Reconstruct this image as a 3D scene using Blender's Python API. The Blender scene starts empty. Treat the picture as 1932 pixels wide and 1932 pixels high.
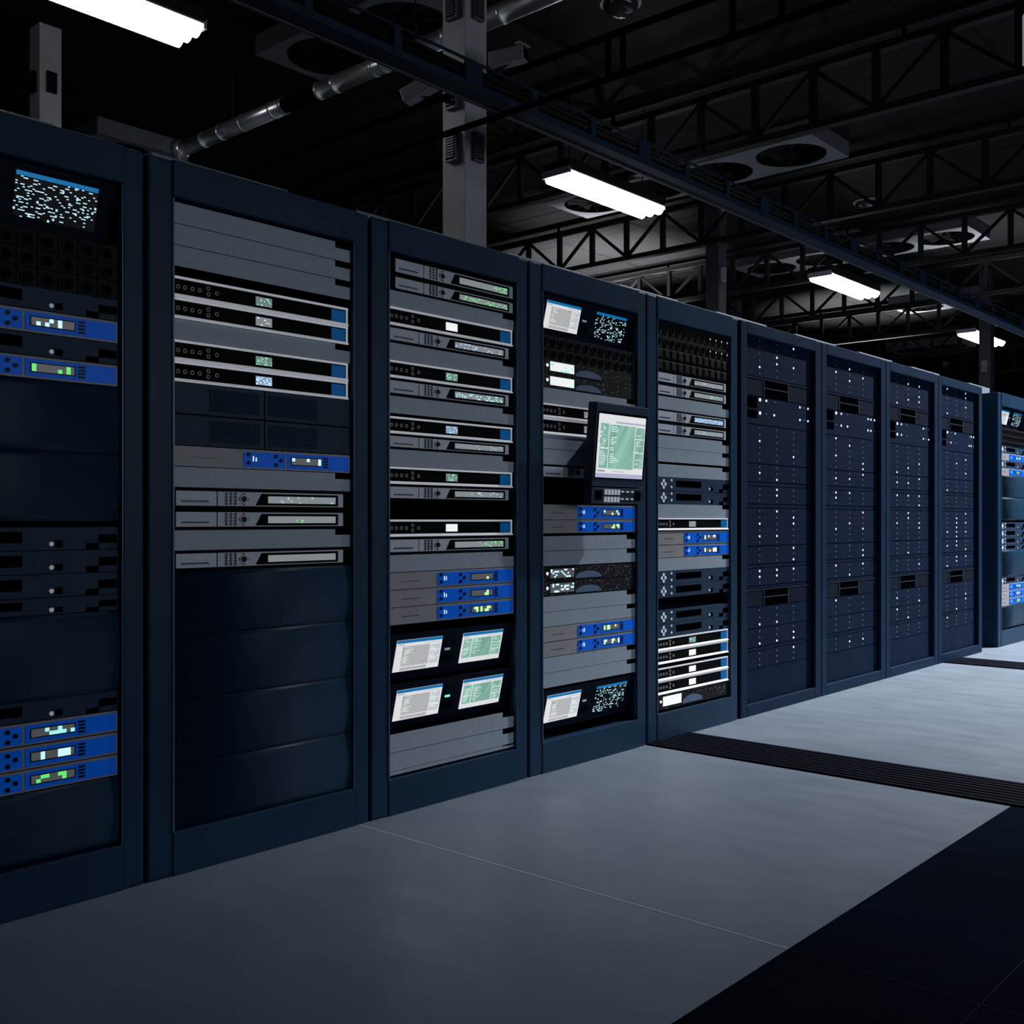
import bpy, bmesh, math, random
from mathutils import Vector, Matrix
R = random.Random(7)
scene = bpy.context.scene
COL = scene.collection

# ------------------------------------------------------------------ materials
MATS = {}
def mat(name, color, rough=.5, metal=0., spec=.5, emit=None, es=0., noise=0., nscale=8., bump=0., coat=0.):
    m = bpy.data.materials.new(name); m.use_nodes = True
    nt = m.node_tree; b = nt.nodes['Principled BSDF']
    b.inputs['Base Color'].default_value = (*color, 1)
    b.inputs['Roughness'].default_value = rough
    b.inputs['Metallic'].default_value = metal
    b.inputs['Specular IOR Level'].default_value = spec
    if coat: b.inputs['Coat Weight'].default_value = coat; b.inputs['Coat Roughness'].default_value = .12
    if emit:
        b.inputs['Emission Color'].default_value = (*emit, 1); b.inputs['Emission Strength'].default_value = es
    if noise or bump:
        g = nt.nodes.new('ShaderNodeNewGeometry')
        n = nt.nodes.new('ShaderNodeTexNoise'); n.inputs['Scale'].default_value = nscale; n.inputs['Detail'].default_value = 6
        nt.links.new(g.outputs['Position'], n.inputs['Vector'])
        if noise:
            r = nt.nodes.new('ShaderNodeValToRGB')
            r.color_ramp.elements[0].position = .3; r.color_ramp.elements[1].position = .7
            r.color_ramp.elements[0].color = (*[c * (1 - noise) for c in color], 1)
            r.color_ramp.elements[1].color = (*[min(1, c * (1 + noise)) for c in color], 1)
            nt.links.new(n.outputs['Fac'], r.inputs['Fac']); nt.links.new(r.outputs['Color'], b.inputs['Base Color'])
        if bump:
            bp = nt.nodes.new('ShaderNodeBump'); bp.inputs['Strength'].default_value = bump; bp.inputs['Distance'].default_value = .01
            nt.links.new(n.outputs['Fac'], bp.inputs['Height']); nt.links.new(bp.outputs['Normal'], b.inputs['Normal'])
    MATS[name] = m
    return m

mat('navy_metal', (.009, .036, .080), .45, noise=.12, nscale=3, spec=.16)
mat('navy_trim', (.05, .10, .18), .35)
mat('navy_filler', (.008, .030, .060), .45, noise=.08, nscale=3, spec=.15)
mat('blue_frame', (.0072, .021, .052), .6, spec=.07, noise=.15, nscale=5)
mat('blade_face', (.0042, .0125, .036), .65, spec=.05, noise=.2, nscale=14)
mat('blade_line', (.003, .005, .012), .6, spec=.15)
mat('monitor_navy', (.003, .009, .024), .55, spec=.05)
mat('led_off_dark', (.02, .026, .045), .6, spec=.2)
mat('monitor_case', (.014, .034, .064), .42, spec=.35)
mat('tray_lip', (.10, .10, .11), .5, spec=.2)
mat('pale_blue_box', (.35, .42, .55), .5)  # plain pale blue-grey case colour, no emission
mat('void', (.0012, .0012, .002), .9, spec=.0)
mat('black_face', (.0018, .0018, .0022), .55, spec=.04)
mat('dark_grill', (.006, .006, .008), .6, spec=.15)
mat('grey_panel', (.345, .395, .465), .42, noise=.05, nscale=40)
mat('warm_grey', (.33, .31, .325), .45, noise=.05, nscale=30)
mat('player_grey', (.58, .605, .675), .42)
mat('player_dark', (.02, .022, .028), .4)
mat('silver', (.95, .95, .98), .35, emit=(.8, .82, .9), es=.2)  # slight emission stands in for bright light on the receiver trim
mat('ring', (.6, .6, .6), .4)
mat('unit_navy', (.021, .045, .090), .5, spec=.15, noise=.1, nscale=30)
mat('blue_plastic', (.001, .15, .85), .42, spec=.15, emit=(0., .075, .5), es=.18)  # panels are no light source; emission paints in extra brightness
mat('blue_square', (.002, .14, .42), .4, spec=.12, emit=(0., .10, .32), es=.25)  # weak self-glow brightens the badge in place of light falling on it
mat('knob_black', (.003, .003, .006), .4, spec=.15)
mat('white_part', (.92, .94, .97), .4, emit=(.8, .84, .9), es=.12)  # faint glow put into white keys and small parts to look brightly lit
mat('amp_arc', (.10, .15, .26), .5)
mat('concrete_light', (.55, .55, .56), .8)
mat('roof_box', (.22, .25, .30), .5)
mat('truss_metal', (.008, .008, .009), .6, spec=.2)
mat('tray_metal', (.016, .031, .06), .55, spec=.15)
mat('tray_cable', (.014, .012, .011), .5, spec=.2)
mat('duct', (.8, .81, .83), .30, metal=.9)
mat('column_paint', (.42, .42, .44), .7, noise=.12, nscale=6)
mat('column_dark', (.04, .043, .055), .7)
mat('grille_grey', (.10, .105, .12), .5)
mat('fan_box', (.12, .127, .14), .6, noise=.1, nscale=4)
mat('fan_black', (.003, .003, .0035), .7, spec=.1)
mat('lamp_housing', (.015, .015, .016), .6, spec=.2)
mat('lamp_reflector', (.75, .75, .75), .35, metal=.6)
mat('tube', (1, 1, 1), .4, emit=(.93, .97, 1.), es=13.)
mat('grate_metal', (.0025, .0028, .010), .6, spec=.06)
mat('camera_body', (.28, .28, .29), .5)
mat('dome_glass', (.03, .03, .032), .15)
mat('title_blue', (.005, .1, .3), .4, emit=(.0, .16, .40), es=.8)
mat('screen_black', (.001, .001, .002), .35, spec=.25)
mat('text_light', (.8, .9, .85), .5, emit=(.72, .9, .82), es=.8)
mat('text_dark', (.05, .05, .06), .5, emit=(.03, .03, .04), es=1)
mat('screen_white', (.5, .5, .5), .5, emit=(.76, .75, .77), es=.85)
mat('screen_lav', (.4, .4, .5), .5, emit=(.36, .37, .5), es=.9)
mat('panel_light', (.5, .5, .5), .5, emit=(.55, .57, .6), es=.8)
mat('lit_white', (.8, .8, .8), .4, emit=(.80, .86, .86), es=1.)
mat('lit_cyan', (.3, .8, .8), .4, emit=(.36, .82, .80), es=1.)
mat('lit_green', (.1, .8, .2), .4, emit=(.14, .78, .17), es=.95)
mat('lit_mint', (.3, .8, .5), .4, emit=(.25, .72, .5), es=.95)
mat('lit_palegreen', (.5, .9, .4), .4, emit=(.5, .86, .38), es=.95)
mat('lit_ice', (.6, .8, .9), .4, emit=(.55, .86, .98), es=1.)
mat('lit_blue', (.5, .7, .9), .4, emit=(.40, .68, .92), es=.9)
mat('led_on', (.7, .75, 1), .4, emit=(.66, .72, 1.), es=1.3)
mat('led_off', (.30, .32, .36), .4)
mat('lcd_grey', (.12, .12, .13), .35, emit=(.15, .15, .15), es=.35)
mat('lcd_pale', (.3, .31, .32), .35, emit=(.30, .32, .34), es=.55)
mat('lcd_green', (.18, .24, .22), .35, emit=(.17, .26, .23), es=.6)
mat('lcd_white', (.4, .4, .4), .4, emit=(.78, .80, .80), es=1.)
mat('lcd_bluish', (.3, .38, .5), .35, emit=(.26, .36, .52), es=.7)

def wave_screen(name, a, b, es):
    m = mat(name, a, .5, emit=a, es=es); nt = m.node_tree; bs = nt.nodes['Principled BSDF']
    tc = nt.nodes.new('ShaderNodeTexCoord'); mp = nt.nodes.new('ShaderNodeMapping'); mp.inputs['Rotation'].default_value = (.55, 0, 0)
    w = nt.nodes.new('ShaderNodeTexNoise'); w.inputs['Scale'].default_value = 1.; w.inputs['Detail'].default_value = 3
    mp2 = nt.nodes.new('ShaderNodeMapping'); mp2.inputs['Scale'].default_value = (1, 26, 2.5)
    r = nt.nodes.new('ShaderNodeValToRGB'); r.color_ramp.elements[0].position = .35; r.color_ramp.elements[1].position = .7
    r.color_ramp.elements[0].color = (*a, 1); r.color_ramp.elements[1].color = (*b, 1)
    nt.links.new(tc.outputs['Object'], mp.inputs['Vector']); nt.links.new(mp.outputs['Vector'], mp2.inputs['Vector']); nt.links.new(mp2.outputs['Vector'], w.inputs['Vector'])
    nt.links.new(w.outputs['Fac'], r.inputs['Fac']); nt.links.new(r.outputs['Color'], bs.inputs['Emission Color'])
wave_screen('screen_green', (.145, .31, .25), (.30, .53, .43), .9)
wave_screen('screen_grey', (.36, .36, .36), (.52, .52, .53), .85)

def perf_mat():                                            # perforated sheet: a grid of small holes, by object coordinates
    m = mat('perforated', (.024, .05, .085), .6, spec=.08); nt = m.node_tree; b = nt.nodes['Principled BSDF']
    tc = nt.nodes.new('ShaderNodeTexCoord'); v = nt.nodes.new('ShaderNodeTexVoronoi'); v.inputs['Scale'].default_value = 105.; v.inputs['Randomness'].default_value = 0.
    mp = nt.nodes.new('ShaderNodeMapping'); mp.inputs['Rotation'].default_value = (.785, 0, 0); mp.inputs['Scale'].default_value = (0, 1, 1)
    r = nt.nodes.new('ShaderNodeValToRGB'); r.color_ramp.elements[0].position = .34; r.color_ramp.elements[1].position = .42
    r.color_ramp.elements[0].color = (.003, .005, .008, 1); r.color_ramp.elements[1].color = (.03, .064, .108, 1)
    nt.links.new(tc.outputs['Object'], mp.inputs['Vector']); nt.links.new(mp.outputs['Vector'], v.inputs['Vector'])
    nt.links.new(v.outputs['Distance'], r.inputs['Fac']); nt.links.new(r.outputs['Color'], b.inputs['Base Color'])
perf_mat()

def floor_mat(name, c0, c1, rough0, rough1, spec):
    m = mat(name, c0, .5, spec=spec); nt = m.node_tree; b = nt.nodes['Principled BSDF']; L = nt.links
    g = nt.nodes.new('ShaderNodeNewGeometry')
    n = nt.nodes.new('ShaderNodeTexNoise'); n.inputs['Scale'].default_value = 1.6; n.inputs['Detail'].default_value = 9; n.inputs['Roughness'].default_value = .62
    L.new(g.outputs['Position'], n.inputs['Vector'])
    r = nt.nodes.new('ShaderNodeValToRGB'); r.color_ramp.elements[0].position = .33; r.color_ramp.elements[1].position = .68
    r.color_ramp.elements[0].color = (*c0, 1); r.color_ramp.elements[1].color = (*c1, 1)
    L.new(n.outputs['Fac'], r.inputs['Fac'])
    n2 = nt.nodes.new('ShaderNodeTexNoise'); n2.inputs['Scale'].default_value = 9.; n2.inputs['Detail'].default_value = 8
    mp = nt.nodes.new('ShaderNodeMapping'); mp.inputs['Scale'].default_value = (.35, 1., 1.); mp.inputs['Rotation'].default_value = (0, 0, .5)
    L.new(g.outputs['Position'], mp.inputs['Vector']); L.new(mp.outputs['Vector'], n2.inputs['Vector'])
    mr = nt.nodes.new('ShaderNodeMapRange'); mr.inputs['From Min'].default_value = .3; mr.inputs['From Max'].default_value = .7
    mr.inputs['To Min'].default_value = rough0; mr.inputs['To Max'].default_value = rough1
    L.new(n2.outputs['Fac'], mr.inputs['Value']); L.new(mr.outputs['Result'], b.inputs['Roughness'])
    L.new(r.outputs['Color'], b.inputs['Base Color'])
floor_mat('floor_pale', (.180, .215, .268), (.222, .255, .305), .34, .5, .5)
floor_mat('floor_navy', (.0008, .0028, .0075), (.0022, .0075, .018), .85, .95, .02)
mat('floor_joint', (.60, .62, .66), .5)
mat('floor_joint_dark', (.002, .005, .011), .7, spec=.1)

def ceil_mat():
    m = mat('ceiling_slab', (.05, .05, .05), .42, spec=.10); nt = m.node_tree; b = nt.nodes['Principled BSDF']; L = nt.links
    g = nt.nodes.new('ShaderNodeNewGeometry')
    br = nt.nodes.new('ShaderNodeTexBrick'); br.offset = 0.; br.inputs['Scale'].default_value = 1.; br.inputs['Brick Width'].default_value = 1.35
    br.inputs['Row Height'].default_value = 1.35; br.inputs['Mortar Size'].default_value = .022; br.inputs['Mortar Smooth'].default_value = .1
    br.inputs['Color1'].default_value = (.005, .005, .0055, 1); br.inputs['Color2'].default_value = (.007, .007, .0075, 1); br.inputs['Mortar'].default_value = (.001, .001, .001, 1)
    n = nt.nodes.new('ShaderNodeTexNoise'); n.inputs['Scale'].default_value = 4; n.inputs['Detail'].default_value = 6
    L.new(g.outputs['Position'], br.inputs['Vector']); L.new(g.outputs['Position'], n.inputs['Vector'])
    mr = nt.nodes.new('ShaderNodeMapRange'); mr.inputs['To Min'].default_value = .55; mr.inputs['To Max'].default_value = .8
    L.new(n.outputs['Fac'], mr.inputs['Value']); L.new(mr.outputs['Result'], b.inputs['Roughness']); L.new(br.outputs['Color'], b.inputs['Base Color'])
ceil_mat()

# ------------------------------------------------------------------ mesh helpers
class MB:
    def __init__(s): s.bm = bmesh.new()
    def box(s, x0, x1, y0, y1, z0, z1, bev=0.):
        vs = [s.bm.verts.new(p) for p in ((x0,y0,z0),(x1,y0,z0),(x1,y1,z0),(x0,y1,z0),(x0,y0,z1),(x1,y0,z1),(x1,y1,z1),(x0,y1,z1))]
        fs = [s.bm.faces.new([vs[i] for i in q]) for q in ((3,2,1,0),(4,5,6,7),(0,1,5,4),(1,2,6,5),(2,3,7,6),(3,0,4,7))]
        if bev:
            es = {e for f in fs for e in f.edges}
            bmesh.ops.bevel(s.bm, geom=list(es), offset=bev, segments=2, affect='EDGES', profile=.5)
        return s
    def quad(s, y0, y1, z0, z1, x):                       # a flat patch facing +x
        s.bm.faces.new([s.bm.verts.new(p) for p in ((x,y0,z0),(x,y1,z0),(x,y1,z1),(x,y0,z1))]); return s
    def plate(s, y0, y1, z0, z1, x, t=.0012): return s.box(x - t, x, y0, y1, z0, z1)
    def poly(s, pts, x0, x1):                             # polygon in (y,z) extruded along x
        a = [s.bm.verts.new((x1, y, z)) for y, z in pts]; b = [s.bm.verts.new((x0, y, z)) for y, z in pts]
        n = len(pts); s.bm.faces.new(a); s.bm.faces.new(b[::-1])
        for i in range(n): s.bm.faces.new((a[i], b[i], b[(i+1) % n], a[(i+1) % n]))
        return s
    def disc(s, y, z, r, x0, x1, n=14):
        return s.poly([(y + r*math.cos(2*math.pi*i/n), z + r*math.sin(2*math.pi*i/n)) for i in range(n)], x0, x1)
    def ring(s, y, z, r, ri, x0, x1, n=16):
        def c(rr, x): return [s.bm.verts.new((x, y + rr*math.cos(2*math.pi*i/n), z + rr*math.sin(2*math.pi*i/n))) for i in range(n)]
        o1, i1, o0, i0 = c(r, x1), c(ri, x1), c(r, x0), c(ri, x0)
        for k in range(n):
            j = (k+1) % n
            s.bm.faces.new((o1[k], o1[j], i1[j], i1[k])); s.bm.faces.new((o1[k], o0[k], o0[j], o1[j])); s.bm.faces.new((i1[k], i1[j], i0[j], i0[k]))
        return s
    def bar(s, p, q, w, d=None):                          # square-section bar from p to q
        d = d or w; p, q = Vector(p), Vector(q); ax = (q - p).normalized()
        up = Vector((0, 1, 0)) if abs(ax.y) < .9 else Vector((0, 0, 1))
        u = ax.cross(up).normalized(); v = ax.cross(u)
        a = [s.bm.verts.new(c + u*i*w/2 + v*j*d/2) for c in (p, q) for i, j in ((-1,-1),(1,-1),(1,1),(-1,1))]
        for qd in ((3,2,1,0),(4,5,6,7),(0,1,5,4),(1,2,6,5),(2,3,7,6),(3,0,4,7)): s.bm.faces.new([a[i] for i in qd])
        return s
    def tube(s, p, q, r, n=20, cap=True, r2=None):
        r2 = r if r2 is None else r2
        p, q = Vector(p), Vector(q); ax = (q - p).normalized()
        up = Vector((0, 0, 1)) if abs(ax.z) < .9 else Vector((1, 0, 0)); u = ax.cross(up).normalized(); v = ax.cross(u)
        rings = [[s.bm.verts.new(c + (u*math.cos(2*math.pi*i/n) + v*math.sin(2*math.pi*i/n))*rr) for i in range(n)] for c, rr in ((p, r), (q, r2))]
        for i in range(n):
            f = s.bm.faces.new((rings[0][i], rings[1][i], rings[1][(i+1) % n], rings[0][(i+1) % n])); f.smooth = True
        if cap: s.bm.faces.new(rings[0]); s.bm.faces.new(rings[1][::-1])
        return s
    def mesh(s, name, material):
        bmesh.ops.recalc_face_normals(s.bm, faces=s.bm.faces[:])
        me = bpy.data.meshes.new(name); s.bm.to_mesh(me); s.bm.free()
        me.materials.append(MATS[material]); return me

def put(name, me, parent=None, loc=(0, 0, 0), label=None):
    o = bpy.data.objects.new(name, me); COL.objects.link(o); o.location = loc
    if parent: o.parent = parent
    if label: o['label'] = label
    return o
def obj(name, mb, material, parent=None, label=None): return put(name, mb.mesh(name, material), parent, label=label)
def tag(o, label, cat, group=None):
    o['label'] = label; o['category'] = cat
    if group: o['group'] = group
    return o
def thing(name, label, cat, loc=(0, 0, 0), group=None):
    o = bpy.data.objects.new(name, None); COL.objects.link(o); o.location = loc; o.empty_display_size = .05
    return tag(o, label, cat, group)
def struct(name, mb, material, label=None):
    o = obj(name, mb, material); o['kind'] = 'structure'
    if label: o['label'] = label
    return o
def copy_tree(o, parent=None):
    c = o.copy(); COL.objects.link(c); c.parent = parent
    for ch in list(o.children): copy_tree(ch, c)
    return c
ORD = ['first', 'second', 'third', 'fourth', 'fifth', 'sixth', 'seventh', 'eighth', 'ninth', 'tenth', 'eleventh', 'twelfth', 'thirteenth']

# ------------------------------------------------------------------ rack units: every builder returns [(name, MB, material, parent index or None)]
YL, YR = -.355, .352
def body(h, material='void'):
    return ('chassis', MB().box(-.55, -.003, YL, YR, .001, h - .001), material, None)
def dots(n, y0, y1, z0, z1, x, cols, rows, rnd, wide=1., tall=1.):
    m = MB(); cw, rh = (y1 - y0) / cols, (z1 - z0) / rows
    cells = rnd.sample([(i, j) for i in range(cols) for j in range(rows)], min(n, cols * rows))
    for i, j in cells:
        ww = min(cw * wide * rnd.choice((1, 1, 1, 1.9)), y1 - (y0 + i*cw))
        m.quad(y0 + i*cw, y0 + i*cw + ww, z0 + j*rh, z0 + (j + tall)*rh, x)
    return m

def u_blank(h, v, rnd):
    n = YR - .069
    pts = [(YL, .001), (YR, .001), (YR, h*.67), (n, h*.67), (n, h - .001), (YL, h - .001)]
    return [body(h), ('faceplate', MB().poly(pts, -.003, 0), 'grey_panel', None)]

def u_filler(h, v, rnd):                                   # tall plain cover with a gentle outward bow
    m = MB(); n = 12; rows = []
    for i in range(n + 1):
        t = i / n; z = .001 + (h - .002)*t; x = .003 + .0045*math.sin(math.pi*t)*(h / .2)
        rows.append((m.bm.verts.new((x, YL - .001, z)), m.bm.verts.new((x, YR + .001, z))))
    for a, b in zip(rows, rows[1:]):
        f = m.bm.faces.new((a[0], a[1], b[1], b[0])); f.smooth = True
    back = [[m.bm.verts.new((-.006, y, z)) for y in (YL - .001, YR + .001)] for z in (.001, h - .001)]
    m.bm.faces.new((back[0][0], back[1][0], back[1][1], back[0][1]))
    m.bm.faces.new((rows[-1][0], rows[-1][1], back[1][1], back[1][0])); m.bm.faces.new((rows[0][1], rows[0][0], back[0][0], back[0][1]))
    m.bm.faces.new([r[0] for r in rows] + [back[1][0], back[0][0]]); m.bm.faces.new([r[1] for r in rows][::-1] + [back[0][1], back[1][1]])
    return [('cover', m, 'navy_filler', None)]

def wedge(y0, y1, z0, z1):                                 # sloping lip that faces up and out
    m = MB(); A = [(-.002, z1), (.0005, z1), (.008, z0 + .003), (.008, z0), (-.002, z0)]
    a = [m.bm.verts.new((x, y0, z)) for x, z in A]; b = [m.bm.verts.new((x, y1, z)) for x, z in A]; n = len(A)
    m.bm.faces.new(a); m.bm.faces.new(b[::-1])
    for i in range(n): m.bm.faces.new((a[i], a[(i+1) % n], b[(i+1) % n], b[i]))
    return m
def u_receiver(h, v, rnd):
    s = [body(h, 'black_face'),
         ('faceplate', MB().box(-.003, 0, YL, .336, .001, h - .001), 'black_face', None),
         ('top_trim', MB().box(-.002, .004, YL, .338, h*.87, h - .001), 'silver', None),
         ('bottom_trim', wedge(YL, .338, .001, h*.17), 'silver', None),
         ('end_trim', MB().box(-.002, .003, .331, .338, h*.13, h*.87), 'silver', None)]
    for y, z in ((-.336, .5), (-.312, .5), (-.286, .5), (-.260, .5), (-.229, .66), (-.229, .38), (-.198, .5)):
        s.append(('button', MB().ring(y, h*z, .0065, .0046, -.001, .002), 'ring', None))
    s.append(('display', MB().plate(-.05, .014, h*.28, h*.72, .0015), v.get('lcd', 'lcd_green'), None))
    k = len(s) - 1
    if v.get('n', 12): s.append(('lit_pixels', dots(v.get('n', 12), -.049, .013, h*.3, h*.7, .002, 14, 6, rnd, .9, .8), v.get('lit', 'lit_white'), k))
    s.append(('badge_panel', MB().box(-.001, .0025, .266, .326, h*.2, h*.8), 'blue_square', None))
    return s

def u_player(h, v, rnd):
    s = [body(h, 'black_face'),
         ('bezel', MB().box(-.003, 0, YL, YR, .001, h - .001), 'black_face', None),
         ('drive_cover', MB().box(-.001, .003, -.344, -.2, h*.15, h*.85), 'player_grey', None)]
    s.append(('drive_slot', MB().plate(-.326, -.228, h*.32, h*.40, .0036), 'player_dark', 2))
    s.append(('control_panel', MB().poly([(-.196, h*.15), (.316, h*.15), (.316, h*.85), (-.196, h*.85)], -.001, .003), 'player_grey', None))
    for y in (-.164, -.147, -.130):
        for z in (.75, .59, .43, .27):
            s.append(('key', MB().disc(y, h*z, .0052, .002, .0046, 10), 'player_dark', 4))
    s.append(('dial', MB().poly([(-.098, h*.86), (-.074, h*.66), (-.074, h*.34), (-.098, h*.14), (-.122, h*.34), (-.122, h*.66)][::1] if 0 else
              [(-.098, h*.82), (-.0775, h*.5), (-.098, h*.18), (-.1185, h*.5)], .003, .0042), 'player_dark', 4))
    s.append(('dial_ring', MB().ring(-.098, h*.5, .0150, .0105, .004, .0052), 'ring', 4))
    s.append(('dial_knob', MB().disc(-.098, h*.5, .009, .004, .008), 'knob_black', 4))
    s.append(('display_window', MB().poly([(-.052, h*.2), (.293, h*.2), (.293, h*.78), (-.029, h*.78)], .003, .0042), 'black_face', 4))
    s.append(('display', MB().plate(-.004, .281, h*.31, h*.66, .0052, .0005), v.get('lcd', 'lcd_pale'), None))
    k = len(s) - 1; n = v.get('n', 6)
    if n:
        a, b = v.get('span', (0., 1.)); y0, y1 = -.003 + .283*a, -.003 + .283*b
        s.append(('lit_pixels', dots(n, y0, y1, h*.32, h*.66, .0058, max(4, int(40*(b - a))), 4, rnd, .8, .75), v.get('lit', 'lit_green'), k))
    return s

def u_blue(h, v, rnd):
    s = [('chassis', MB().box(-.55, -.002, YL, YR, .001, h - .001), 'void', None),
         ('faceplate', MB().box(-.002, .001, YL, .349, .0015, h - .0015), 'warm_grey', None),
         ('card_slot', MB().plate(-.284, -.194, h*.44, h*.475, .0016), 'player_dark', 1),
         ('control_panel', MB().box(0, .003, -.099, .068, h*.11, h*.87), 'blue_plastic', None)]
    for y, z in ((-.08, .74), (-.08, .32), (.028, .70), (.028, .27), (.049, .5)):
        s.append(('knob', MB().disc(y, h*z, .0065, .002, .007), 'knob_black', 3))
    for y in (-.061, -.050):
        s.append(('indicator_bar', MB().plate(y - .002, y + .002, h*.40, h*(.58 + .1*rnd.random()), .0036), 'lit_white' if rnd.random() < .5 else 'lit_ice', 3))
    s.append(('display_panel', MB().box(0, .003, .077, .343, h*.11, h*.87), 'blue_plastic', None))
    k = len(s) - 1
    s.append(('display_frame', MB().plate(.089, .220, h*.28, h*.72, .0034), 'knob_black', k))
    s.append(('display', MB().plate(.093, .216, h*.33, h*.67, .0042), 'lcd_grey', k))
    m = MB(); lit = v.get('lit', 'lit_ice'); n = v.get('n', 4); w = .123/10
    for i in rnd.sample(range(10), min(n, 10)):
        tall = rnd.random() < .45; j = rnd.randint(0, 1)
        m.quad(.094 + i*w, .094 + (i + 1)*w, h*(.335 if (tall or j == 0) else .5), h*(.665 if (tall or j == 1) else .5), .0048)
    s.append(('lit_segments', m, lit, k))
    for z in (.72, .57, .42, .27):
        s.append(('key', MB().box(.001, .005, .228, .248, h*(z - .045), h*(z + .045)), 'knob_black', k))
    return s

def u_cross(h, v, rnd):
    s = [('chassis', MB().box(-.55, 0, YL, YR, .001, h - .001), 'unit_navy', None)]
    cy, cz, a = -.287, h*.5, min(1, h/.06)
    for dy, dz in ((-1, 0), (1, 0), (0, 1), (0, -1)):
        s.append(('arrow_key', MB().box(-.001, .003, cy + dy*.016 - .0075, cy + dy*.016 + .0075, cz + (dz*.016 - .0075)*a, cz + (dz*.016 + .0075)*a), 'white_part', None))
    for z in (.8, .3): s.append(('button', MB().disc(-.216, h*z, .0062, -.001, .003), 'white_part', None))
    s += [('bay_opening', MB().plate(-.17, .069, h*.32, h*.8, .0012), 'void', None),
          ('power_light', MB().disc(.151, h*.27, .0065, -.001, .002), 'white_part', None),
          ('port', MB().box(-.001, .0015, .162, .183, h*.12, h*.42), 'void', None),
          ('port', MB().box(-.001, .0015, .253, .291, h*.02, h*.28), 'void', None),
          ('port', MB().box(-.001, .0015, .291, .347, h*.28, h*.66), 'void', None)]
    return s

def u_amp(h, v, rnd):
    s = [('chassis', MB().box(-.55, 0, YL, YR, .001, h - .001), 'dark_grill', None),
         ('display', MB().plate(-.293, -.125, h*.22, h*.83, .0025), v.get('lcd', 'lcd_white'), None),
         ('power_light', MB().disc(-.312, h*.55, .0068, -.001, .003), 'lit_white', None)]
    m = MB()
    if v.get('n', 10): s.append(('lit_pixels', dots(v['n'] if 'n' in v else 10, -.291, -.127, h*.24, h*.82, .003, 14, 5, rnd), v.get('lit', 'lit_ice'), 1))
    n = 16; pts = [(-.018 + .098*math.cos(math.pi*i/n), h*.12 + h*.48*math.sin(math.pi*i/n)) for i in range(n + 1)]
    s.append(('arched_badge', MB().poly(pts, -.001, .0025), 'amp_arc', None))
    for i in range(120):
        y = rnd.uniform(YL + .01, .33); z = rnd.uniform(.05, .95)
        if -.30 < y < -.115 and .15 < z < .88: continue
        if abs(y + .018) < .1 and z < .65: continue
        a = rnd.uniform(.0013, .0026); m.quad(y - a, y + a, h*z - a, h*z + a, .0008)
    s.append(('speckled_vent', m, 'led_off', None))
    return s

def u_knobs(h, v, rnd):
    rows = v.get('rows', 2); s = [('chassis', MB().box(-.55, 0, YL, YR, .001, h - .001), 'dark_grill', None)]
    cols = 12; w = .70/cols; rh = h/rows; lines = MB()
    for i in range(1, cols): lines.plate(YL + i*w - .0012, YL + i*w + .0012, .002, h - .002, .0008)
    for j in range(1, rows): lines.plate(YL, YR, j*rh - .001, j*rh + .001, .0008)
    s.append(('seams', lines, 'void', None))
    for j in range(rows):
        for i in range(cols):
            y, z = YL + (i + .5)*w, (j + .45)*rh
            s.append(('socket_ring', MB().ring(y, z, min(.021, rh*.36), min(.017, rh*.3), -.001, .004, 14), 'dark_grill', None))
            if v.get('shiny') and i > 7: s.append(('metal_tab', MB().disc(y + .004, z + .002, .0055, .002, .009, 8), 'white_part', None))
            s.append(('knob', MB().disc(y, z, min(.0165, rh*.29), -.001, .003, 14).box(.002, .0075, y - .002, y + .002, z - min(.014, rh*.25), z + min(.014, rh*.25)), 'black_face', None))
    return s

def u_caddies(h, v, rnd):
    s = [('chassis', MB().box(-.55, -.004, YL, YR, .001, h - .001), 'void', None)]
    y = YL
    for i in range(11):
        w = .062
        s.append(('drive_caddy', MB().box(-.005, .002, y + .003, y + w - .002, h*.08, h*.94, .0015), 'dark_grill', None))
        s.append(('latch', MB().box(.001, .007, y + .012, y + w - .011, h*.18, h*.84, .002), 'dark_grill', len(s) - 1))
        y += w
    return s

def u_mesh(h, v, rnd):
    s = [('chassis', MB().box(-.55, -.004, YL, YR, .001, h - .001), 'void', None)]
    g = .005
    for z0, z1 in ((.002, h/2 - g/2), (h/2 + g/2, h - .002)):
        for y0, y1, p0, p1 in ((YL, -.012 - g, -.225, -.035), (-.012, YR, .0, .205)):
            s.append(('bay_cover', MB().box(-.004, 0, y0, y1, z0, z1), 'navy_filler', None))
            s.append(('perforated_vent', MB().plate(p0, p1, z0 + .012, z1 - .012, .0012), 'perforated', len(s) - 1))
    return s

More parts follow.
